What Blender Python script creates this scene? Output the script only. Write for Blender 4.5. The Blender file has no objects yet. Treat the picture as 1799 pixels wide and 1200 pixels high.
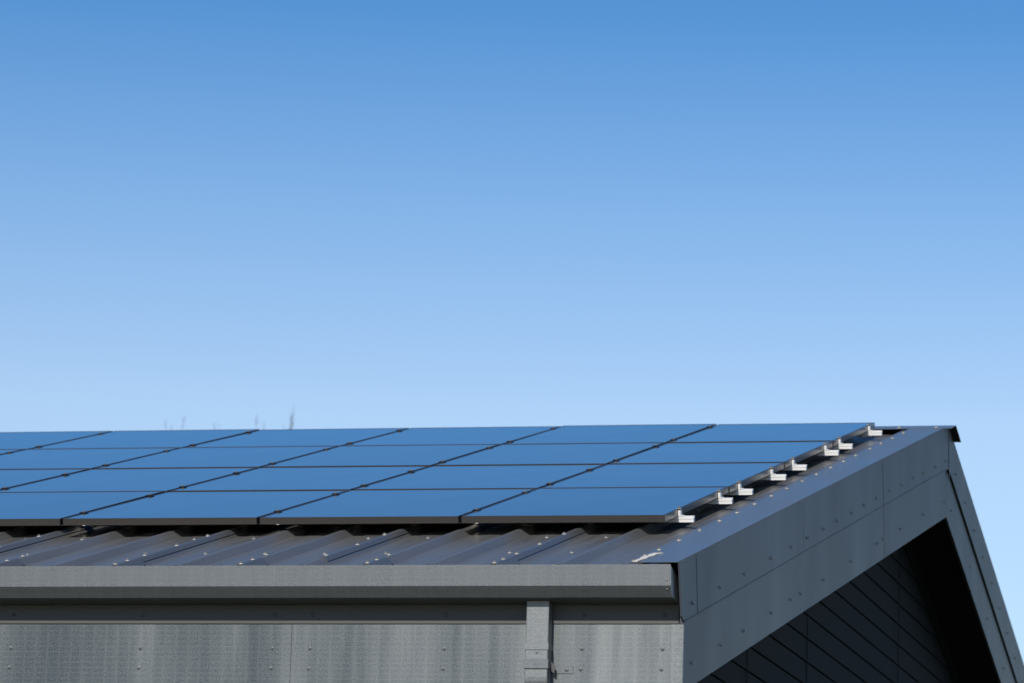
import bpy, bmesh, math, random
from mathutils import Vector, Matrix
random.seed(11)
R = math.radians
D = bpy.data
sc = bpy.context.scene
col = sc.collection

# ------------------------------------------------------------------ layout (metres)
Z0 = 4.65                       # height of the lower edge of the lowest panel row
A = 0.246592748                 # roof pitch
CA, SA = math.cos(A), math.sin(A)
PW, PH = 1.025, 1.662          # panel pitch along the eave / up the slope
XG = 0.41                       # outer face of the gable barge boards
XW = 0.09                       # gable wall
YF = -1.44                      # eave fascia face
YR = 6.87                       # ridge
XL = -13.0                      # far end of the building
NC, NP = -0.068, -0.099         # rib crest and pan, below the panel glass plane
RIB0, RIBP = -0.13, 0.2957      # first rib, rib pitch
SR = (YR + NP * SA) / CA        # slope length to the ridge (pan)

def RP(x, s, n):                # point on the front roof slope
    return Vector((x, s * CA - n * SA, Z0 + s * SA + n * CA))
def BP(x, s, n):                # the same on the back slope (mirror)
    p = RP(x, s, n); return Vector((x, 2 * YR - p.y, p.z))
SLOPE = Matrix(((1, 0, 0), (0, CA, -SA), (0, SA, CA)))

# ------------------------------------------------------------------ materials
def mat(name, base, rough=0.5, metal=0.0, spec=0.5):
    m = D.materials.new(name); m.use_nodes = True
    b = m.node_tree.nodes['Principled BSDF']
    b.inputs['Base Color'].default_value = (*base, 1)
    b.inputs['Roughness'].default_value = rough
    b.inputs['Metallic'].default_value = metal
    b.inputs['Specular IOR Level'].default_value = spec
    return m
def nd(m, t, **kw):
    n = m.node_tree.nodes.new(t)
    for k, v in kw.items(): setattr(n, k, v)
    return n
def lk(m, a, b): m.node_tree.links.new(a, b)
def coords(m, scale=(1, 1, 1), rot=(0, 0, 0)):
    tc = nd(m, 'ShaderNodeTexCoord'); mp = nd(m, 'ShaderNodeMapping')
    mp.inputs['Scale'].default_value = scale; mp.inputs['Rotation'].default_value = rot
    lk(m, tc.outputs['Object'], mp.inputs['Vector']); return mp.outputs['Vector']
def noise(m, vec, scale, detail=3, rough=0.55):
    n = nd(m, 'ShaderNodeTexNoise'); n.inputs['Scale'].default_value = scale
    n.inputs['Detail'].default_value = detail; n.inputs['Roughness'].default_value = rough
    lk(m, vec, n.inputs['Vector']); return n.outputs['Fac']
def ramp(m, fac, lo, hi, a=0.3, b=0.7):
    r = nd(m, 'ShaderNodeMapRange'); r.inputs[1].default_value = a; r.inputs[2].default_value = b
    r.inputs[3].default_value = lo; r.inputs[4].default_value = hi
    lk(m, fac, r.inputs[0]); return r.outputs[0]
def mixcol(m, fac, c1, c2):
    x = nd(m, 'ShaderNodeMix', data_type='RGBA'); lk(m, fac, x.inputs[0])
    x.inputs[6].default_value = (*c1, 1); x.inputs[7].default_value = (*c2, 1)
    return x.outputs[2]
def math_(m, op, a, b):
    x = nd(m, 'ShaderNodeMath', operation=op)
    for i, v in enumerate((a, b)):
        if isinstance(v, (int, float)): x.inputs[i].default_value = v
        else: lk(m, v, x.inputs[i])
    return x.outputs[0]
def bump(m, h, strength, dist):
    b = nd(m, 'ShaderNodeBump'); b.inputs['Strength'].default_value = strength
    b.inputs['Distance'].default_value = dist; lk(m, h, b.inputs['Height'])
    return b.outputs['Normal']
def P(m): return m.node_tree.nodes['Principled BSDF'].inputs

# embossed galvanised steel of the eave fascia, gutter and downpipe
def galv(name, lo, hi, band=True):
    m = mat(name, lo, 0.42, 0.35)
    v = coords(m)
    fine = noise(m, v, 150, 2, 0.6)
    vstr = coords(m, (1, 1, 0.10))
    big = noise(m, vstr, 2.6, 3, 0.5)
    mid = noise(m, vstr, 14, 2, 0.5)
    # rolled emboss: a faint woven grid
    wx = nd(m, 'ShaderNodeTexWave', wave_type='BANDS', bands_direction='X'); wx.inputs['Scale'].default_value = 5.6
    wz = nd(m, 'ShaderNodeTexWave', wave_type='BANDS', bands_direction='Z'); wz.inputs['Scale'].default_value = 13.0
    for w in (wx, wz):
        w.inputs['Distortion'].default_value = 0.6; w.inputs['Detail'].default_value = 1; w.inputs['Detail Scale'].default_value = 8
        lk(m, v, w.inputs['Vector'])
    gx = math_(m, 'POWER', wx.outputs['Fac'], 9.0); gz = math_(m, 'POWER', wz.outputs['Fac'], 6.0)
    grid = math_(m, 'MAXIMUM', gx, gz)
    f = ramp(m, fine, -0.14, 0.16, 0.33, 0.67)
    if band:                       # sun sheen painted into the colour: paler upright bands, brighter to the right
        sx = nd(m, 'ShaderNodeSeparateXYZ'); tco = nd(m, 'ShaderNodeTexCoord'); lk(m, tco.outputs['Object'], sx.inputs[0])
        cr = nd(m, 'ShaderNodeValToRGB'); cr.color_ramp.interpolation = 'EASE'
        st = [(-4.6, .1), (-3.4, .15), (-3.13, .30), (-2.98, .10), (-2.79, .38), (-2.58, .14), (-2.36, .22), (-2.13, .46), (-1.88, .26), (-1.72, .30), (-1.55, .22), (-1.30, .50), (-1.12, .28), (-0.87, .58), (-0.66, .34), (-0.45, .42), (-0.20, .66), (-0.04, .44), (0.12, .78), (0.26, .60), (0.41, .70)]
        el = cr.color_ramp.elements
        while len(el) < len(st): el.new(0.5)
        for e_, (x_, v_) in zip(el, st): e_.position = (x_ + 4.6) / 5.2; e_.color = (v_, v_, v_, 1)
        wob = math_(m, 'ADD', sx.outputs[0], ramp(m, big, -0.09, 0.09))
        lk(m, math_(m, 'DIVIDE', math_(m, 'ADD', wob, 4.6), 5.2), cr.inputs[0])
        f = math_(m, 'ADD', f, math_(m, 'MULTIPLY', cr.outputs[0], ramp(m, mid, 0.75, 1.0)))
    f = math_(m, 'ADD', f, ramp(m, mid, -0.05, 0.06))
    f = math_(m, 'ADD', f, math_(m, 'MULTIPLY', grid, 0.09))
    f = math_(m, 'ADD', f, -0.06 if band else 0.16)
    cl = nd(m, 'ShaderNodeClamp'); lk(m, f, cl.inputs[0])
    lk(m, mixcol(m, cl.outputs[0], lo, hi), P(m)['Base Color'])
    lk(m, ramp(m, fine, 0.36, 0.54), P(m)['Roughness'])
    lk(m, bump(m, fine, 0.25, 0.0015), P(m)['Normal'])
    return m
M = {}
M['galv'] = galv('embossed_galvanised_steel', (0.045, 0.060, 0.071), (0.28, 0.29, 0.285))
M['gutter'] = galv('gutter_steel', (0.125, 0.137, 0.147), (0.25, 0.252, 0.25), False)
M['pipe'] = galv('downpipe_steel', (0.16, 0.17, 0.173), (0.34, 0.343, 0.335), False)

# dark coated sheet steel: barge boards, flashing
def coated(name, base, rough, streak=(1, 1, 1), amt=0.12, spec=0.5, rot=(0, 0, 0), wav=0.004, dr=0.04):
    m = mat(name, base, rough, 0.0, spec)
    v = coords(m, streak, rot)
    n1 = noise(m, v, 3.5, 4); n2 = noise(m, coords(m), 90, 2)
    f = math_(m, 'ADD', ramp(m, n1, 0, 0.8), ramp(m, n2, 0, 0.2))
    lk(m, mixcol(m, f, tuple(c * (1 - amt) for c in base), tuple(c * (1 + amt) for c in base)), P(m)['Base Color'])
    lk(m, ramp(m, n1, rough - dr, rough + dr), P(m)['Roughness'])
    lk(m, bump(m, noise(m, coords(m), 1.7, 1), 0.35, wav), P(m)['Normal'])
    return m
M['barge'] = coated('coated_barge_steel', (0.066, 0.075, 0.088), 0.45, (1, 0.5, 0.14), 0.09, spec=0.15, wav=0.003, dr=0.03)
M['flash'] = coated('coated_flashing_steel', (0.125, 0.130, 0.135), 0.25, (1, 0.4, 0.4), 0.10, spec=0.6, wav=0.002)
M['roof'] = coated('coated_roof_steel', (0.128, 0.123, 0.115), 0.31, (6, 0.35, 0.35), 0.16, wav=0.002)
M['lap'] = coated('coated_lap_steel', (0.10, 0.098, 0.095), 0.31, (6, 0.35, 0.35), 0.10, wav=0.002)
M['strip'] = coated('eave_strip_steel', (0.085, 0.080, 0.074), 0.6, (1, 1, 0.3), 0.12)  # darker than the fascia steel: the gutter's shadow is put into the colour
M['soffit'] = mat('black_soffit', (0.006, 0.006, 0.007), 0.7, 0, 0.2)
M['dark'] = mat('black_rubber', (0.012, 0.012, 0.013), 0.6)
M['underside'] = mat('primer_brown', (0.035, 0.026, 0.022), 0.6)
m = M['board'] = mat('dark_cladding_board', (0.034, 0.037, 0.042), 0.75, 0, 0.06)
_n = noise(m, coords(m, (1, 0.5, 8)), 30, 4)
lk(m, mixcol(m, _n, (0.010, 0.0115, 0.0135), (0.022, 0.0235, 0.026)), P(m)['Base Color'])
lk(m, bump(m, _n, 0.3, 0.002), P(m)['Normal'])
M['wall'] = coated('wall_render', (0.16, 0.165, 0.17), 0.7, (1, 1, 0.3), 0.15)

m = M['alu'] = mat('mill_aluminium', (0.84, 0.825, 0.80), 0.38, 0.0)
_n = noise(m, coords(m, (0.3, 8, 8)), 60, 2)
lk(m, ramp(m, _n, 0.32, 0.5), P(m)['Roughness'])
M['frame'] = mat('black_anodised_frame', (0.030, 0.027, 0.025), 0.28, 0.0, 0.6)
_n = noise(M['frame'], coords(M['frame'], (4, 4, 30)), 12, 2)
lk(M['frame'], mixcol(M['frame'], _n, (0.034, 0.030, 0.027), (0.052, 0.046, 0.041)), P(M['frame'])['Base Color'])

# module glass over dark cells
m = M['glass'] = mat('solar_glass', (0.006, 0.009, 0.016), 0.035, 0.0, 0.5)
P(m)['IOR'].default_value = 1.75
P(m)['Coat Weight'].default_value = 0.6
P(m)['Coat Roughness'].default_value = 0.02
br = nd(m, 'ShaderNodeTexBrick'); br.offset = 0.0
br.inputs['Scale'].default_value = 1.0
br.inputs['Brick Width'].default_value = 0.158; br.inputs['Row Height'].default_value = 0.158
br.inputs['Mortar Size'].default_value = 0.002
br.inputs['Color1'].default_value = (0.005, 0.008, 0.016, 1); br.inputs['Color2'].default_value = (0.006, 0.009, 0.018, 1)
br.inputs['Mortar'].default_value = (0.012, 0.013, 0.016, 1)
lk(m, coords(m), br.inputs['Vector']); df = nd(m, 'ShaderNodeMix', data_type='RGBA'); lk(m, ramp(m, noise(m, coords(m, (2, 0.5, 1)), 3, 6, 0.65), 0.0, 0.045, 0.42, 0.8), df.inputs[0]); lk(m, br.outputs['Color'], df.inputs[6]); df.inputs[7].default_value = (0.30, 0.28, 0.24, 1); lk(m, df.outputs[2], P(m)['Base Color'])
lk(m, bump(m, noise(m, coords(m, (0.9, 0.7, 1)), 1.6, 1), 1.0, 0.0035), P(m)['Normal'])
dust = noise(m, coords(m, (1, 0.6, 1)), 5, 5)
lk(m, ramp(m, dust, 0.03, 0.075), P(m)['Roughness'])

M['washer'] = mat('zinc_washer', (0.50, 0.475, 0.42), 0.45, 0.3)
M['head'] = mat('zinc_screw_head', (0.30, 0.29, 0.27), 0.42, 0.6)
M['rivet'] = mat('coated_screw_head', (0.42, 0.40, 0.36), 0.40, 0.2)
M['gscrew'] = mat('galvanised_screw_head', (0.15, 0.16, 0.165), 0.5, 0.2)
M['edge'] = mat('bare_cut_edge', (0.38, 0.33, 0.27), 0.6)
M['seal'] = mat('pale_sealant', (0.70, 0.65, 0.55), 0.6)
M['bark'] = mat('bare_twig_bark', (0.075, 0.062, 0.055), 0.85, 0, 0.2)
_n = noise(M['bark'], coords(M['bark'], (1, 1, 0.2)), 14, 4)
lk(M['bark'], mixcol(M['bark'], _n, (0.05, 0.042, 0.038), (0.11, 0.092, 0.08)), P(M['bark'])['Base Color'])
m = M['ground'] = mat('rough_grass_ground', (0.07, 0.08, 0.045), 0.95, 0, 0.1)
_n = noise(m, coords(m), 0.35, 6)
lk(m, mixcol(m, _n, (0.045, 0.06, 0.028), (0.10, 0.095, 0.065)), P(m)['Base Color'])

# ------------------------------------------------------------------ mesh helpers
class MB:
    def __init__(s): s.v = []; s.f = []; s.mi = []; s.sm = []
    def add(s, vs, fs, mi=0, smooth=False):
        o = len(s.v); s.v += [tuple(v) for v in vs]
        s.f += [tuple(i + o for i in f) for f in fs]; s.mi += [mi] * len(fs); s.sm += [smooth] * len(fs)
    def hexa(s, c, mi=0):       # c: 8 corners, bottom 4 then top 4, both counter-clockwise from above
        s.add(c, [(3, 2, 1, 0), (4, 5, 6, 7), (0, 1, 5, 4), (1, 2, 6, 5), (2, 3, 7, 6), (3, 0, 4, 7)], mi)
    def box(s, x0, x1, y0, y1, z0, z1, mi=0, F=None):
        c = [(x0, y0, z0), (x1, y0, z0), (x1, y1, z0), (x0, y1, z0), (x0, y0, z1), (x1, y0, z1), (x1, y1, z1), (x0, y1, z1)]
        if F: c = [F(*p) for p in c]
        s.hexa(c, mi)
    def prism(s, poly, x0, x1, F, mi=0):   # 2-D polygon (a, b) swept along x
        n = len(poly)
        vs = [F(x0, a, b) for a, b in poly] + [F(x1, a, b) for a, b in poly]
        fs = [tuple(range(n - 1, -1, -1)), tuple(range(n, 2 * n))]
        fs += [(i, (i + 1) % n, n + (i + 1) % n, n + i) for i in range(n)]
        s.add(vs, fs, mi)
    def lathe(s, prof, mi=0, seg=12, smooth=True):  # (r, z) about local z
        n0 = len(prof); vs = []
        for r, z in prof:
            vs += [(r * math.cos(2 * math.pi * i / seg), r * math.sin(2 * math.pi * i / seg), z) for i in range(seg)]
        fs = [(j * seg + i, j * seg + (i + 1) % seg, (j + 1) * seg + (i + 1) % seg, (j + 1) * seg + i) for j in range(n0 - 1) for i in range(seg)]
        fs.append(tuple((n0 - 1) * seg + i for i in range(seg)))
        s.add(vs, fs, mi, smooth)
    def tube(s, pts, rads, seg=5, mi=0):
        vs = []; n = len(pts)
        for i, p in enumerate(pts):
            t = (pts[min(i + 1, n - 1)] - pts[max(i - 1, 0)]).normalized()
            a = t.orthogonal().normalized(); b = t.cross(a)
            vs += [p + (a * math.cos(2 * math.pi * k / seg) + b * math.sin(2 * math.pi * k / seg)) * rads[i] for k in range(seg)]
        fs = [(i * seg + k, i * seg + (k + 1) % seg, (i + 1) * seg + (k + 1) % seg, (i + 1) * seg + k) for i in range(n - 1) for k in range(seg)]
        s.add(vs, fs, mi, True)
    def build(s, name, mats, parent=None, bevel=0, loc=None, segs=1):
        me = D.meshes.new(name)
        vs = s.v if loc is None else [tuple(Vector(v) - Vector(loc)) for v in s.v]
        me.from_pydata(vs, [], s.f)
        for q in (mats if isinstance(mats, (list, tuple)) else [mats]): me.materials.append(q)
        for p, i, k in zip(me.polygons, s.mi, s.sm): p.material_index = i; p.use_smooth = k
        bm = bmesh.new(); bm.from_mesh(me); bmesh.ops.recalc_face_normals(bm, faces=bm.faces)
        if bevel:
            bmesh.ops.bevel(bm, geom=[e for e in bm.edges if len(e.link_faces) == 2 and e.calc_face_angle(0) > 0.5], offset=bevel, segments=segs, affect='EDGES', profile=0.5)
        bm.to_mesh(me); bm.free(); me.update()
        o = D.objects.new(name, me); col.objects.link(o)
        if loc is not None: o.location = loc
        if parent: o.parent = parent
        return o
def tag(o, label=None, cat=None, group=None, kind=None):
    for k, v in (('label', label), ('category', cat), ('group', group), ('kind', kind)):
        if v: o[k] = v
    return o
def empty(name, loc=(0, 0, 0), rot=(0, 0, 0)):
    o = D.objects.new(name, None); col.objects.link(o); o.location = loc; o.rotation_euler = rot
    o.empty_display_size = 0.3; return o
I = lambda x, y, z: Vector((x, y, z))
W = lambda x, y, z: Vector((x, y, z + Z0))      # z measured from the lower panel edge

# ------------------------------------------------------------------ ground
g = MB(); g.add([(-1500, -1500, 0), (1500, -1500, 0), (1500, 1500, 0), (-1500, 1500, 0)], [(0, 1, 2, 3)])
tag(g.build('ground', M['ground']), kind='structure')

# ------------------------------------------------------------------ the building
B = empty('metal_clad_building')
tag(B, 'grey metal clad building with ribbed pitched roof, deep barge boards and box gutter', 'building')

# walls under the eaves (out of view below, but the building stands on them)
b = MB()
zs = RP(0, -1.2, -0.66).z
b.box(XL + 0.3, XW - 0.03, -0.85, -0.65, 0, zs - 0.01)
b.box(XL + 0.3, XW - 0.03, 2 * YR + 0.65, 2 * YR + 0.85, 0, zs - 0.01)
b.box(XL + 0.1, XL + 0.3, -0.85, 2 * YR + 0.85, 0, zs - 0.01)
b.build('wall', M['wall'], B)

# gable wall: a backing and lapped horizontal boards, cut under the soffit
def ztop_y(z, n=-0.61):          # where the soffit meets height z: returns y on the front slope
    return (z - n / CA) / math.tan(A)
b = MB()
zb, zr = -Z0, YR * math.tan(A) - 0.61 / CA
ye = ztop_y(-0.83)
for sgn in (0,):
    b.add([(XW - 0.03, -0.64, 0), (XW - 0.03, 2 * YR + 0.64, 0), (XW - 0.03, 2 * YR + 0.64, Z0 - 0.83), (XW - 0.03, YR, Z0 + zr), (XW - 0.03, -0.64, Z0 - 0.83)], [(0, 1, 2, 3, 4)], 1)
k = -30
while True:
    z0 = -0.666 + 0.1325 * k; z1 = z0 + 0.1325 - 0.005
    k += 1
    if z0 < -Z0: continue
    if z0 > zr - 0.02: break
    z1 = min(z1, zr - 0.005)
    ya = max(ztop_y(z0), -0.84); yb = max(ztop_y(z1), -0.84)
    # bottom edge stands a little proud of the top edge, like a lapped board
    p, q = XW + 0.004, XW - 0.002
    c = [(XW - 0.02, ya, z0), (p, ya, z0), (p, 2 * YR - ya, z0), (XW - 0.02, 2 * YR - ya, z0),
         (XW - 0.02, yb, z1), (q, yb, z1), (q, 2 * YR - yb, z1), (XW - 0.02, 2 * YR - yb, z1)]
    b.hexa([W(*v) for v in c], 0)
gw = b.build('gable_wall', [M['board'], M['soffit']], B, 0.0015)
# vertical cover joints of the boards
for yj in (1.76, 3.56, 6.98, 10.4):
    b = MB(); b.box(XW + 0.003, XW + 0.0055, yj - 0.005, yj + 0.005, 0, Z0 + min(ztop_y(0) * 0 + (yj if yj < YR else 2 * YR - yj) * math.tan(A) - 0.63 / CA, zr))
    b.build('board_joint', M['board'], gw)
# trim where the boards meet the back soffit and the front soffit
for F in (RP, BP):
    b = MB()
    b.box(XW + 0.006, XW + 0.022, -1.0, SR - 0.1, -0.66, -0.612, 0, F)
    b.box(XW + 0.006, XW + 0.016, -1.0, SR - 0.1, -0.70, -0.675, 0, F)
    b.build('soffit_trim', M['board'], B)

# soffits
for F in (RP, BP):
    b = MB()
    b.box(XW - 0.02, XG - 0.006, -1.50, SR - 0.03, -0.608, -0.59, 0, F)
    b.build('gable_soffit', M['soffit'], B)
b = MB(); b.box(XL + 0.1, XG - 0.01, YF + 0.004, -0.86, -1.015, -1.0, 0, W); b.build('eave_soffit', M['soffit'], B)
b = MB(); b.box(XL + 0.1, XG - 0.01, 2 * YR + 0.86, 2 * YR - YF - 0.004, -1.015, -1.0, 0, W); b.build('eave_soffit', M['soffit'], B)

# ribbed roof sheets
def rib_profile(k0, k1, x_end):
    pts = []
    for k in range(k0, k1, -1):
        x = RIB0 - RIBP * k
        pts += [(x - 0.045, NP), (x - 0.0125, NC - 0.001), (x - 0.010, NC), (x + 0.009, NC), (x + 0.0115, NC - 0.001), (x + 0.044, NP)]
        m0 = x + RIBP / 2
        pts += [(m0 - 0.052, NP), (m0 - 0.045, NP + 0.0022), (m0 + 0.042, NP + 0.0022), (m0 + 0.049, NP)]
    pts = [p for p in pts if p[0] <= x_end]
    pts.append((x_end, pts[-1][1])); return pts
prof = rib_profile(43, -2, 0.30)
SE = -1.655                                   # eave end of the sheets, over the gutter
def sheet(F, name):
    b = MB(); n = len(prof)
    lv = [SE, -1.2, 0.0, 2.0, 4.0, 6.0, SR]
    vs = [F(x, s, z) for s in lv for x, z in prof]
    fs = [(j * n + i, j * n + i + 1, (j + 1) * n + i + 1, (j + 1) * n + i) for j in range(len(lv) - 1) for i in range(n - 1)]
    b.add(vs, fs)
    vs = [F(x, s, z - 0.0015) for s in (SE, SR) for x, z in prof]
    b.add(vs, [(i, n + i, n + i + 1, i + 1) for i in range(n - 1)])
    return b.build(name, M['roof'], B)
roof = sheet(RP, 'roof_sheet'); back_roof = sheet(BP, 'roof_sheet')
# side laps: every third rib the next sheet overlaps half way down its flank
def cover(name, k, s0, s1, full, lift):
    x = RIB0 - RIBP * k
    zl = NP + (0.002 if full else 0.0150); fl = (x + 0.044) if full else x + 0.0115 + 0.0325 * 0.5
    top = [(x - 0.0105, NC + lift * 0.5), (x - 0.009, NC + lift), (x + 0.0095, NC + lift), (x + 0.0115 + lift * 0.8, NC + lift * 0.6), (fl + lift * 0.9, zl + lift * 0.4)]
    bot = [(fl + 0.0004, zl - 0.0012), (x + 0.0117, NC - 0.0002), (x - 0.0095, NC + 0.0003)]
    b = MB(); b.prism(top + bot, s0, s1, lambda s, x, n: RP(x, s, n))
    return b.build(name, M['lap'], roof)
for k in range(1, 20, 3): cover('lap_edge', k, -1.345, SR - 0.02, False, 0.0042)
for k in range(1, 14, 2): cover('rib_cover', k, -1.652, -1.345, True, 0.0040)

# ridge cap, oversailing the gable
b = MB()
for F in (RP, BP):
    pass
xa, xb = XL - 0.04, 0.465
sr = (YR + -0.057 * SA) / CA
for F, o in ((RP, 0), (BP, 0)):
    b.box(xa, xb, sr - 0.262, sr, -0.0585, -0.0565, 0, F)
    b.box(xa + 0.002, xb - 0.002, sr - 0.26, sr - 0.003, -0.0600, -0.0590, 1, F)
rc = b.build('ridge_cap', [M['flash'], M['underside']], B)

# barge flashings (top flange and upper face) and lower barge boards
FRONT_CUTS = [-1.668, -1.30, 1.50, 4.22]
def yz(F, s, n): p = F(0, s, n); return (p.y, p.z)
sm_ = lambda n: (YR + n * SA) / CA - 0.002      # the mitre, at normal offset n
barge = []
def barge_upper(F, s0, s1, first, last, proud):
    b = MB(); x1 = XG + proud; x0 = x1 - 0.0085
    t = -0.0585; lo = -0.332
    if first: poly = [(s0, t), (s0 + 0.020, -0.30), (s0 + 0.066, lo)]
    else: poly = [(s0, t), (s0, lo)]
    poly += [(sm_(lo), lo), (sm_(t), t)] if last else [(s1, lo), (s1, t)]
    b.prism(poly, x0, x1, F)
    e = (sm_(t) if last else s1)
    b.box(0.197, x0, s0, e, t - 0.0025, t, 2, F)              # top flange
    if not first:                                              # folded lip at the joint
        b.box(x1 - 0.001, x1 + 0.0011, s0 + 0.0006, s0 + 0.0036, lo, t - 0.01, 1, F)
    b.box(x1 - 0.001, x1 + 0.0025, s0 + (0.068 if first else 0.0), (sm_(lo) if last else s1), lo, lo + 0.006, 0, F)   # hemmed lower edge
    return b.build('barge_flashing', [M['barge'], M['edge'], M['flash']], B, 0.0005)
for i, s0 in enumerate(FRONT_CUTS):
    last = i == len(FRONT_CUTS) - 1
    barge.append(barge_upper(RP, s0, None if last else FRONT_CUTS[i + 1] + 0.001, i == 0, last, 0.009 + 0.0006 * (i % 2)))
bback = barge_upper(BP, -1.668, None, True, True, 0.0093)
def barge_lower(F, s0, s1, first, last):
    b = MB(); x0, x1 = XG - 0.02, XG - 0.002; hi, lo = -0.30, -0.637
    def fy(n): return (YF + n * SA) / CA                       # s where the slope line meets the fascia plane
    poly = [(fy(hi) + 0.001, hi), (fy(lo) + 0.001, lo)] if first else [(s0, hi), (s0, lo)]
    poly += [(sm_(lo), lo), (sm_(hi), hi)] if last else [(s1, lo), (s1, hi)]
    b.prism(poly, x0, x1, F)
    if not first: b.box(x1 - 0.001, x1 + 0.0011, s0 - 0.0002, s0 + 0.0028, lo, hi - 0.03, 1, F)
    return b.build('barge_board', [M['barge'], M['edge']], B, 0.0005)
bl0 = barge_lower(RP, None, 4.285, True, False); bl1 = barge_lower(RP, 4.286, None, False, True)
blb = barge_lower(BP, None, None, True, True)
# folded tab over the mitre
b = MB()
ztab0, ztab1 = YR * math.tan(A) - 0.066 / CA, YR * math.tan(A) - 0.365 / CA
b.prism([(YR - 0.006, ztab0), (YR - 0.006, ztab1 + 0.03), (YR + 0.05, ztab1 - 0.022), (YR + 0.05, ztab0 - 0.014)], XG + 0.0094, XG + 0.0124, lambda x, y, z: W(x, y, z))
b.build('mitre_tab', M['barge'], B, 0.0008)

# eave fascia: galvanised sheets, top strip, corner trim
cuts = [XL, -10.4, -7.4, -4.4, -1.39, XG - 0.021]
fascia = []
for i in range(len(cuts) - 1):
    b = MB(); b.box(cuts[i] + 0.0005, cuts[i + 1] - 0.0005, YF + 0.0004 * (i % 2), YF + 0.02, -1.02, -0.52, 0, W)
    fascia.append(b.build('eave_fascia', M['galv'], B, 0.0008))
b = MB(); b.box(XL, XG - 0.022, YF - 0.006, YF - 0.0005, -0.716, -0.52, 0, W)
strip = b.build('fascia_strip', M['strip'], B, 0.001)
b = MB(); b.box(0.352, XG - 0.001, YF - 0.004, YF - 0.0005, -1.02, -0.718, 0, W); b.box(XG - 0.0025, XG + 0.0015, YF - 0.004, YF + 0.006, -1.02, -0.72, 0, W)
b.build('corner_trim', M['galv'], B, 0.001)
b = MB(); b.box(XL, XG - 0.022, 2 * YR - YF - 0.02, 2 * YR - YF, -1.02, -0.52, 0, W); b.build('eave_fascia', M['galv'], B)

# box gutter
gp = [(YF - 0.008, -0.515), (YF - 0.008, -0.631), (-1.578, -0.6165), (-1.618, -0.570), (-1.622, -0.4765), (-1.610, -0.4755)]
gi = [(-1.610, -0.4785), (-1.619, -0.4795), (-1.615, -0.5685), (-1.5770, -0.6135), (YF - 0.011, -0.628), (YF - 0.011, -0.515)]
b = MB(); b.prism(gp + gi, XL, 0.3825, lambda x, y, z: W(x, y, z)); 
gut0 = b; b = MB()
b.prism([(YF - 0.012, -0.518), (YF - 0.012, -0.626), (-1.577, -0.613), (-1.6145, -0.568), (-1.6155, -0.483)], 0.3795, 0.3832, lambda x, y, z: W(x, y, z))
cap_ = b; gut = gut0.build('gutter', M['gutter'], B); cap_.build('end_cap', M['alu'], gut)
b = MB()
for px, pz in ((0.372, -0.508), (0.371, -0.586)):
    pass
b = MB(); b.lathe([(0.0045, 0), (0.004, 0.0018), (0.001, 0.0026)], 0, 10)
rv = b.build('gutter_rivet', M['head'], gut); rv.rotation_euler = (R(90), 0, 0); rv.location = W(0.366, -1.6202, -0.545)
r2 = rv.copy(); col.objects.link(r2); r2.rotation_euler = (R(126), 0, 0); r2.location = W(0.366, -1.6055, -0.5848)

# downpipe with collar, strap and an elbow going back under the soffit
PX0, PX1, PY0, PY1 = -0.2845, -0.181, -1.524, -1.452
def ring(x0, x1, y0, y1, z): return [W(x0, y0, z), W(x1, y0, z), W(x1, y1, z), W(x0, y1, z)]
b = MB(); rows = [ring(PX0, PX1, PY0, PY1, -0.622), ring(PX0, PX1, PY0, PY1, -0.962)]
for i in range(1, 7):                                           # elbow
    t = R(60) * i / 6; cz, cy = -0.962, PY1 + 0.03
    r0, r1 = cy - PY0, cy - PY1
    f = lambda rr: (cy - rr * math.cos(t), cz - rr * math.sin(t))
    (ya, za), (yb, zb2) = f(r0), f(r1)
    rows.append([W(PX0, ya, za), W(PX1, ya, za), W(PX1, yb, zb2), W(PX0, yb, zb2)])
d = Vector((0, math.sin(R(60)), -math.cos(R(60)))) * 0.55
rows.append([p + d for p in rows[-1]])
rows.append([Vector((p.x, -0.95 - (0.07 if j < 2 else 0), p.z - 0.12)) for j, p in enumerate(rows[-1])])
rows.append([Vector((p.x, p.y, 0.15)) for p in rows[-1]])
vs = [p for r_ in rows for p in r_]
b.add(vs, [(4 * i + j, 4 * i + (j + 1) % 4, 4 * i + 4 + (j + 1) % 4, 4 * i + 4 + j) for i in range(len(rows) - 1) for j in range(4)] + [(3, 2, 1, 0)])
pipe = b.build('downpipe', M['pipe'], B, 0.004, segs=2)
b = MB(); b.box(PX0 - 0.003, PX1 + 0.003, PY0 - 0.0035, PY1 + 0.003, -0.842, -0.811, 0, W); b.build('pipe_collar', M['pipe'], pipe, 0.001)
b = MB()
b.box(PX0 - 0.0045, PX1 + 0.0045, PY0 - 0.0065, PY0 - 0.0005, -0.925, -0.884, 0, W)
b.box(PX1 + 0.0005, PX1 + 0.0045, PY0 - 0.0005, YF - 0.0005, -0.925, -0.884, 0, W)
b.box(PX0 - 0.0045, PX0 - 0.0005, PY0 - 0.0005, YF - 0.0005, -0.925, -0.884, 0, W)
b.box(PX1 + 0.0045, PX1 + 0.098, YF - 0.0035, YF - 0.0005, -0.938, -0.902, 0, W)
b.box(PX0 - 0.022, PX0 - 0.0045, YF - 0.0035, YF - 0.0005, -0.938, -0.902, 0, W)
strap = b.build('pipe_strap', M['gutter'], pipe, 0.001)
b = MB(); b.prism([(PX1 + 0.0005, -0.925), (PX1 + 0.0005, -0.885), (PX1 + 0.022, -0.906), (PX1 + 0.022, -0.942)], -1.478, -1.475, lambda y, x, z: W(x, y, z)); b.build('strap_ear', M['strip'], strap)

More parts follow.
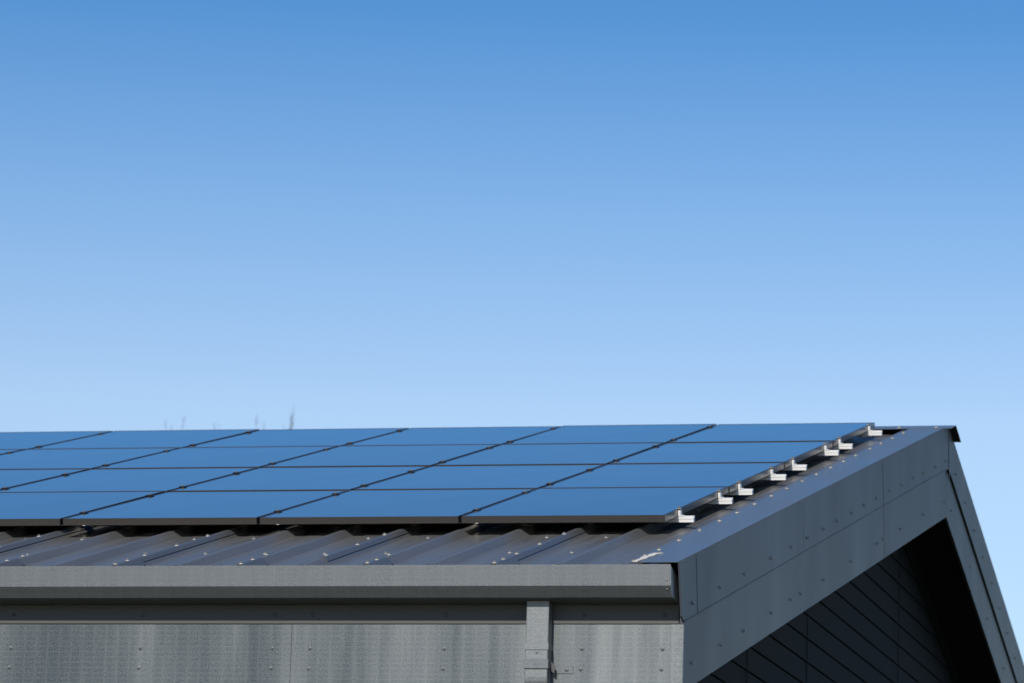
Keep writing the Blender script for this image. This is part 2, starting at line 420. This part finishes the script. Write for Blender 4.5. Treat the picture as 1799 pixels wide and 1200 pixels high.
# white scratch and pale sealant
b = MB(); b.prism([(-0.456, -0.588), (-0.4585, -0.640), (-0.4545, -0.644), (-0.452, -0.60)], XG - 0.0021, XG - 0.0013, lambda x, y, z: W(x, y, z)); b.build('paint_scratch', M['seal'], bl0)
b = MB()
top = [(0.2125, -1.668), (0.229, -1.662), (0.233, -1.58), (0.244, -1.53), (0.238, -1.46), (0.252, -1.40), (0.249, -1.33), (0.268, -1.292), (0.226, -1.292), (0.216, -1.36), (0.222, -1.43), (0.204, -1.47), (0.213, -1.55), (0.208, -1.61)]
b.prism(top, -0.0584, -0.0545, lambda n, x, s: RP(x, s, n)); b.build('sealant_smear', M['seal'], barge[0], 0.001)

# ---- screws (shared meshes)
b = MB(); b.lathe([(0.0112, 0.0), (0.0112, 0.0012), (0.009, 0.0030), (0.0066, 0.0034)], 0, 14); b.lathe([(0.0062, 0.003), (0.0062, 0.0085), (0.0048, 0.0098)], 1, 6, False)
proto = b.build('roof_screw', [M['washer'], M['head']], roof); SCREW = proto.data
b = MB(); b.lathe([(0.0105, 0.0), (0.0100, 0.0018), (0.0072, 0.0032)], 0, 14); b.lathe([(0.0060, 0.003), (0.0060, 0.0080), (0.0042, 0.0096)], 0, 6, False)
rp = b.build('barge_screw', [M['rivet']], barge[0]); RIV = rp.data
b = MB(); b.lathe([(0.0100, 0.0), (0.0092, 0.0014), (0.0062, 0.0022)], 0, 14); b.lathe([(0.0052, 0.002), (0.0050, 0.0052), (0.0034, 0.0062)], 0, 6, False)
gp_ = b.build('fascia_screw', [M['gscrew']], None); GRIV = gp_.data; D.objects.remove(gp_)
gp_ = b.build('strip_screw', [M['strip']], None); SRIV = gp_.data; D.objects.remove(gp_)  # fascia screw in the dark strip colour, shade painted in
D.objects.remove(proto); D.objects.remove(rp)
def place(name, me, parent, loc, mtx):
    o = D.objects.new(name, me); col.objects.link(o); o.parent = parent
    tilt = Matrix.Rotation(R(random.uniform(-5, 5)), 3, 'X') @ Matrix.Rotation(R(random.uniform(0, 60)), 3, 'Z')
    o.location = loc; o.rotation_euler = (mtx @ tilt).to_euler(); return o
# crest screws (rib, s) and pan screws left of the ribs
for k in (1, 4, 7, 10, 13):
    for s in (-0.275, -0.775, -1.235): place('roof_screw', SCREW, roof, RP(RIB0 - RIBP * k + random.uniform(-.003, .004), s + random.uniform(-.02, .02), NC + 0.0035), SLOPE)
for k in (1, 3, 5, 7, 9, 11):
    for s in (-1.455, -1.615): place('roof_screw', SCREW, roof, RP(RIB0 - RIBP * k + random.uniform(-.003, .004), s + random.uniform(-.02, .02), NC + 0.0035), SLOPE)
    if k % 3 != 1: place('roof_screw', SCREW, roof, RP(RIB0 - RIBP * k, -1.235 + random.uniform(-.02, .02), NC + 0.0035), SLOPE)
for k in range(0, 13):
    if k in (2, 3, 6, 9): pass
    for s in ((-0.095, -0.845) if k % 3 != 2 else (-0.85,)):
        if k in (8, 2): continue
        place('roof_screw', SCREW, roof, RP(RIB0 - RIBP * k - 0.128, s + random.uniform(-.015, .015), NP + 0.0005), SLOPE)
FT = [(0.213, -1.12), (0.213, -0.671), (0.213, -0.177), (0.213, 0.318), (0.214, 0.771), (0.213, 1.26), (0.213, 1.742), (0.214, 2.201), (0.214, 2.68), (0.213, 3.148), (0.213, 3.634), (0.213, 4.088), (0.215, 4.522), (0.214, 5.07), (0.215, 5.5), (0.216, 5.967), (0.216, 6.429), (0.205, -1.39), (0.206, -1.635)]
for x, s in FT:
    i = max(j for j in range(4) if FRONT_CUTS[j] <= s)
    place('flashing_screw', SCREW, barge[i], RP(x, s, -0.0583), SLOPE)
for x in (0.12, 0.36, -0.16):
    place('ridge_screw', SCREW, rc, RP(x, sr - 0.17, -0.0563), SLOPE)
GX = Matrix(((0, 0, 1), (0, 1, 0), (-1, 0, 0)))                # screw axis along +x
GY = Matrix(((1, 0, 0), (0, 0, -1), (0, 1, 0)))                # screw axis along -y
FU = [(-1.45, -0.60), (-1.296, -0.603), (-0.677, -0.447), (-0.08, -0.299), (0.6, -0.122), (1.162, 0.018), (1.622, 0.135), (2.132, 0.259), (2.544, 0.369), (3.029, 0.489), (3.469, 0.603), (3.918, 0.716), (4.403, 0.84), (4.881, 0.95), (5.329, 1.067), (5.754, 1.171), (6.267, 1.296), (6.725, 1.411)][1:]
FL = [(-1.233, -0.863), (-0.568, -0.698), (-0.02, -0.561), (0.7, -0.377), (1.244, -0.237), (2.204, -0.001), (3.096, 0.228), (4.012, 0.466), (4.904, 0.69), (5.847, 0.926), (6.768, 1.155), (1.525, -0.168), (4.25, 0.528)]
BU = [(7.199, 1.406), (7.685, 1.297), (8.15, 1.183), (8.618, 1.07), (9.112, 0.962), (9.556, 0.848), (9.999, 0.727), (10.454, 0.605), (10.92, 0.49)]
BL = [(7.083, 1.147), (8.048, 0.921), (8.963, 0.695), (9.907, 0.464), (10.85, 0.235)]
for y, z in FU:
    s = y * CA + z * SA; i = max([j for j in range(4) if FRONT_CUTS[j] <= s] or [0])
    place('barge_screw', RIV, barge[i], W(XG + 0.0092, y, z), GX)
for y, z in FL: place('barge_screw', RIV, bl1 if y > 4.2 else bl0, W(XG - 0.0021, y, z), GX)
for y, z in BU: place('barge_screw', RIV, bback, W(XG + 0.0092, y, z), GX)
for y, z in BL: place('barge_screw', RIV, blb, W(XG - 0.0021, y, z), GX)
FX = [-4.2, -3.36, -2.732, -2.107, -1.479, -1.302, -0.677, -0.047, 0.317]
for x in FX:
    i = max(j for j in range(5) if cuts[j] <= x)
    place('fascia_screw', GRIV, fascia[i], W(x, YF - 0.0001, -0.827), GY)
    place('fascia_screw', GRIV, fascia[i], W(x - 0.003, YF - 0.0001, -0.917), GY)
    place('strip_screw', SRIV, strip, W(x + 0.008, YF - 0.0061, -0.676), GY)
place('strap_screw', GRIV, strap, W(-0.113, YF - 0.0036, -0.92), GY)
o = place('collar_screw', GRIV, pipe, W(-0.231, PY0 - 0.0001, -0.853), GY); o.scale = (.7, .7, .7)

# ------------------------------------------------------------------ solar panels
GAPX, GAPY = 0.0165, 0.045
pw, ph = PW - GAPX, PH - GAPY
b = MB(); t = 0.011; h = 0.0325
for x0, x1, y0, y1 in ((-pw, 0, 0, t), (-pw, 0, ph - t, ph), (-pw, -pw + t, t, ph - t), (-t, 0, t, ph - t)):
    b.box(x0, x1, y0, y1, -h, 0)
b.box(-pw + 0.001, -0.001, -0.0022, 0.020, -h - 0.0008, -h + 0.0022)            # lower return lip
b.box(-0.026, -0.001, t, ph - t, -h - 0.0006, -h + 0.002); b.box(-pw + 0.001, -pw + 0.026, t, ph - t, -h - 0.0006, -h + 0.002)
fr0 = b.build('frame', M['frame'], None, 0.0006)
b = MB(); b.box(-pw + t, -t, t, ph - t, -0.008, -0.0012); gl0 = b.build('glass', M['glass'], None)
b = MB(); b.box(-0.55, -0.45, ph - 0.16, ph - 0.08, -0.03, -0.0082); jb0 = b.build('junction_box', M['dark'], None, 0.002)
ROWN = ['lowest row', 'second row up', 'third row up', 'top row']
COLN = ['right-end', 'second', 'third', 'fourth', 'fifth', 'sixth', 'seventh']
panels = {}
for r_ in range(4):
    for c in range(7):
        p = empty('solar_panel', RP(-PW * c + 0.009, PH * r_, 0), (A + R(random.uniform(-.10, .10)), R(random.uniform(-.03, .03)), 0))
        if c == 0:
            lab = {0: 'black-framed solar panel in the lowest row, at its right end beside the barge flashing',
                   1: 'black-framed solar panel at the right end of the second row up',
                   2: 'black-framed solar panel at the right end of the third row up',
                   3: 'black-framed solar panel in the top right corner of the array'}[r_]
        else: lab = 'black-framed blue-mirroring solar panel, %s from the right end in the %s' % (COLN[c], ROWN[r_])
        tag(p, lab, 'solar panel', 'solar panels on the front roof slope')
        for j, src in enumerate((fr0, gl0, jb0)):
            o = src if (r_ == 0 and c == 0) else src.copy()
            if o is not src: col.objects.link(o)
            o.parent = p
        panels[(r_, c)] = p
# loose black leads under the right-end panels
for r_, y0 in ((0, 0.46), (1, 0.52), (2, 0.40), (0, 0.78)):
    b = MB(); pts = [Vector((-0.10, y0 - 0.12, -0.03)), Vector((-0.03, y0 - 0.05, -0.037)), Vector((0.006, y0, -0.046)), Vector((0.004, y0 + 0.06, -0.056)), Vector((-0.04, y0 + 0.12, -0.050)), Vector((-0.12, y0 + 0.16, -0.034))]
    b.tube(pts, [0.0035] * 6, 6); b.build('cable', M['dark'], panels[(r_, 0)])

# ------------------------------------------------------------------ mounting rails with their clamps
RAILS = [0.362, 1.405, 1.985, 2.955, 3.645, 4.745, 5.265, 6.425]
RAILS = [0.33, 1.355, 1.905, 2.86, 3.545, 4.655, 5.175, 6.33]
RN = ['lowest', 'second lowest', 'third lowest', 'fourth lowest', 'fourth highest', 'third highest', 'second highest', 'highest']
rm, em, mm_, bo = None, None, None, None
XE = [0.086, 0.081, 0.085, 0.094, 0.091, 0.093, 0.092, 0.096]
for i, s in enumerate(RAILS):
    ra = empty('mounting_rail', RP(0, s, 0), (A, 0, 0))
    tag(ra, 'bright aluminium mounting rail, %s of the rails whose ends stick out beside the panels' % RN[i], 'mounting rail', 'rails carrying the solar panels')
    xl = -7.3; x1 = XE[i]; w = 0.018
    b = MB()                                                     # extruded section with a groove along each side
    zb_, zm_, zt_ = -0.0640, -0.0490, -0.0345
    pr = [(-w, zb_), (w, zb_), (w, zm_ - 0.0012), (w - 0.004, zm_ - 0.0009), (w - 0.004, zm_ + 0.0009), (w, zm_ + 0.0012), (w, zt_), (0.005, zt_), (0.005, zt_ - 0.008), (-0.005, zt_ - 0.008), (-0.005, zt_),
          (-w, zt_), (-w, zm_ + 0.0012), (-w + 0.004, zm_ + 0.0009), (-w + 0.004, zm_ - 0.0009), (-w, zm_ - 0.0012)]
    b.prism(pr, xl, x1, lambda x, a, z: Vector((x, a, z)))
    b.build('rail', M['alu'], ra)
    b = MB(); b.box(xl, x1 - 0.012, -w + 0.003, w - 0.003, NC + 0.0003, -0.0642); b.build('rubber_pad', M['dark'], ra)
    b = MB(); b.box(0.0100, 0.0225, -0.020, 0.020, -0.0342, -0.0060); b.box(0.0225, 0.034, -0.020, 0.020, -0.0342, -0.0305); b.box(-0.007, 0.0222, -0.019, 0.019, -0.0060, 0.0006, 1) if False else None
    b.box(0.002, 0.0225, -0.019, 0.019, 0.0012, 0.0042, 1); b.box(0.0100, 0.0222, -0.018, 0.018, -0.0059, 0.0012, 1)
    ec = b.build('end_clamp', [M['alu'], M['frame']], ra, 0.0006)
    b = MB(); b.lathe([(0.0062, 0.0), (0.0062, 0.0072), (0.0045, 0.0085)], 0, 8, False); bt = b.build('bolt', M['head'], ec); bt.location = (0.012, 0, 0.0043)
    for c in range(1, 7):
        if mm_ is None:
            b = MB(); b.box(-0.017, 0.017, -0.026, 0.026, 0.0012, 0.0042); b.box(-0.006, 0.006, -0.02, 0.02, -0.036, 0.0012)
            b.box(-0.0015, 0.0015, -0.026, 0.026, 0.0042, 0.0046)
            mc = b.build('mid_clamp', M['dark'], ra, 0.0005); mm_ = mc
            b = MB(); b.lathe([(0.0060, 0.0), (0.0060, 0.0062), (0.0045, 0.0074)], 0, 8, False); bo = b.build('bolt', M['head'], mc); bo.location = (0, 0, 0.0043)
            mc.location = (-PW * c + 0.009 + GAPX / 2, 0, 0)
        else:
            mc = mm_.copy(); col.objects.link(mc); mc.parent = ra; mc.location = (-PW * c + 0.009 + GAPX / 2, 0, 0)
            q = bo.copy(); col.objects.link(q); q.parent = mc

# ------------------------------------------------------------------ bare trees behind the roof
def tree(base, top_z, leaders, label, seed):
    rnd = random.Random(seed)
    t = empty('bare_tree', base); tag(t, label, 'tree', 'bare trees behind the building')
    tr = MB(); cr = MB(); bz = Vector(base)
    n = 12; pts = []; x = y = 0.0
    for i in range(n):
        f = i / (n - 1); pts.append(bz + Vector((x, y, f * top_z * 0.55))); x += rnd.uniform(-.10, .10); y += rnd.uniform(-.10, .10)
    tr.tube(pts, [0.30 * (1 - 0.75 * (i / (n - 1))) + (0.12 if i == 0 else 0) for i in range(n)], 10)
    def grow(p, d, L, r, depth):
        k = 4; q = [p]; v = d.copy()
        for i in range(k):
            v = (v + Vector((rnd.uniform(-.22, .22), rnd.uniform(-.22, .22), rnd.uniform(-.05, .20)))).normalized(); q.append(q[-1] + v * L / k)
        if q[-1].z > bz.z + top_z - 1.6: return
        cr.tube(q, [r * (1 - 0.5 * i / k) for i in range(k + 1)], 5 if depth > 1 else 3)
        if depth == 0: return
        for j in range(rnd.randint(3, 4)):
            f = rnd.uniform(.35, 1.0); i = min(int(f * k), k - 1); pp = q[i].lerp(q[i + 1], f * k - i)
            u = Vector((rnd.gauss(0, 1), rnd.gauss(0, 1), rnd.gauss(0.4, .6))).normalized()
            grow(pp, (v * 0.75 + u * 0.75).normalized(), L * rnd.uniform(.55, .8), r * 0.5, depth - 1)
    for i in range(4, n):
        for _ in range(2):
            a = rnd.uniform(0, 6.28); d = Vector((math.cos(a), math.sin(a), rnd.uniform(.3, 1.0))).normalized()
            grow(pts[i], d, rnd.uniform(1.8, 2.8), 0.075, 3)
    # leaders reaching the tips seen over the ridge line
    for (lx, ly, lz, dx, tw) in leaders:
        tip = Vector((lx, ly, lz)); st = pts[-1]
        q = [st]; k = 10; foot = tip + Vector((-dx, 0, -0.9))
        for i in range(1, k + 1):
            f = i / k; q.append(st.lerp(foot, f) + Vector((rnd.uniform(-.05, .05), rnd.uniform(-.05, .05), 0)))
        q += [foot.lerp(tip, .5) + Vector((rnd.uniform(-.02, .02), 0, 0)), tip]
        cr.tube(q, [0.05 * (1 - i / 10.4) + 0.0022 for i in range(len(q) - 2)] + [0.0036, 0.0016], 5)
        for _ in range(tw):
            f = rnd.uniform(0.1, 0.97); pp = foot.lerp(tip, f); L = rnd.uniform(.10, .22) * (1.15 - f * .6)
            u = Vector((rnd.uniform(-.45, .45), rnd.uniform(-.45, .45), rnd.uniform(.5, 1))).normalized()
            cr.tube([pp, pp + u * L * .5 + Vector((rnd.uniform(-.01, .01), 0, .01)), pp + u * L], [0.0030, 0.0024, 0.0015], 4)
    tr2 = tr.build('trunk', M['bark'], t, loc=base); tr2.location = (0, 0, 0)
    c2 = cr.build('crown', M['bark'], t, loc=base); c2.location = (0, 0, 0)
def tip(x, z): return (x, 50.0, Z0 + z)
tree((-19.3, 50.4, 0), Z0 + 9.86, [(*tip(-19.815, 9.80), -0.02, 7), (*tip(-19.70, 9.72), 0.03, 6), (*tip(-19.45, 9.86), 0.22, 6), (*tip(-18.88, 9.735), -0.03, 5), (*tip(-18.80, 9.72), 0.02, 4)],
     'bare tree behind the roof, its fine tips showing over the left panels', 3)
tree((-17.6, 50.2, 0), Z0 + 9.98, [(*tip(-18.10, 9.87), 0.0, 5), (*tip(-17.95, 9.76), -0.03, 6), (*tip(-17.40, 9.985), 0.09, 22), (*tip(-17.44, 9.90), 0.05, 14), (*tip(-17.58, 9.70), 0.0, 4)],
     'bare tree behind the roof whose dense spike of twigs rises highest above the panels', 8)

# ------------------------------------------------------------------ light and sky
SUN_EL, SUN_AZ = 33.0, 183.5
sd = Vector((math.sin(R(SUN_AZ)) * math.cos(R(SUN_EL)), math.cos(R(SUN_AZ)) * math.cos(R(SUN_EL)), math.sin(R(SUN_EL))))
L = D.lights.new('sun', 'SUN'); L.energy = 3.6; L.angle = R(0.53); L.color = (1.0, 0.95, 0.87)
so = D.objects.new('sun', L); col.objects.link(so); so.rotation_euler = (-sd).to_track_quat('-Z', 'Y').to_euler(); so.location = (-5, -30, 30)
w = D.worlds.new('World'); sc.world = w; w.use_nodes = True
nt = w.node_tree; bg = nt.nodes['Background']
sky = nt.nodes.new('ShaderNodeTexSky'); sky.sky_type = 'NISHITA'; sky.sun_disc = False
sky.sun_elevation = R(SUN_EL); sky.sun_rotation = R(SUN_AZ)
sky.altitude = 0; sky.air_density = 1.0; sky.dust_density = 0.4; sky.ozone_density = 2.0
bg.inputs['Strength'].default_value = 0.15
tco = nt.nodes.new('ShaderNodeTexCoord'); sep = nt.nodes.new('ShaderNodeSeparateXYZ'); nt.links.new(tco.outputs['Generated'], sep.inputs[0])
cr = nt.nodes.new('ShaderNodeValToRGB'); el = cr.color_ramp.elements      # deepens the blue with height above the horizon
tint = [(0.0, .78, .76, .80), (7.0, .76, .765, .82), (10.2, .845, .82, .85), (13.1, .57, .70, .825), (16.0, .275, .535, .755), (18.2, .29, .53, .71), (21.5, .225, .46, .66), (90, .22, .46, .73)]
while len(el) < len(tint): el.new(0.5)
for e_, (a_, r_, g_, b_) in zip(el, tint): e_.position = math.sin(R(a_)); e_.color = (r_, g_, b_, 1)
nt.links.new(sep.outputs[2], cr.inputs[0])
mx = nt.nodes.new('ShaderNodeMix'); mx.data_type = 'RGBA'; mx.blend_type = 'MULTIPLY'; mx.inputs[0].default_value = 1
nt.links.new(sky.outputs[0], mx.inputs[6]); nt.links.new(cr.outputs[0], mx.inputs[7]); nt.links.new(mx.outputs[2], bg.inputs['Color'])

# ------------------------------------------------------------------ camera
cam = D.cameras.new('camera'); co = D.objects.new('camera', cam); col.objects.link(co); sc.camera = co
cam.sensor_width = 36; cam.sensor_fit = 'HORIZONTAL'; cam.lens = 7144.0576 / 1799 * 36
cam.clip_start = 0.5; cam.clip_end = 5000
pitch, yaw, roll = 1.96486743e-01, -2.47258079e-01, 3.24947862e-02
fw = Vector((math.sin(yaw) * math.cos(pitch), math.cos(yaw) * math.cos(pitch), math.sin(pitch)))
rt = Vector((math.cos(yaw), -math.sin(yaw), 0)); up = rt.cross(fw)
r2_, u2_ = math.cos(roll) * rt + math.sin(roll) * up, -math.sin(roll) * rt + math.cos(roll) * up
S_ = 1.02 / 1.67
mw = Matrix((r2_, u2_, -fw)).transposed().to_4x4()
mw.translation = Vector((6.538453, -30.927485, -4.9378857)) * S_ + Vector((0, 0, Z0))
co.matrix_world = mw
cam.dof.use_dof = True; cam.dof.focus_distance = 19.6; cam.dof.aperture_fstop = 5.6

sc.view_settings.view_transform = 'Standard'; sc.view_settings.look = 'None'
sc.view_settings.exposure = 0; sc.view_settings.gamma = 1
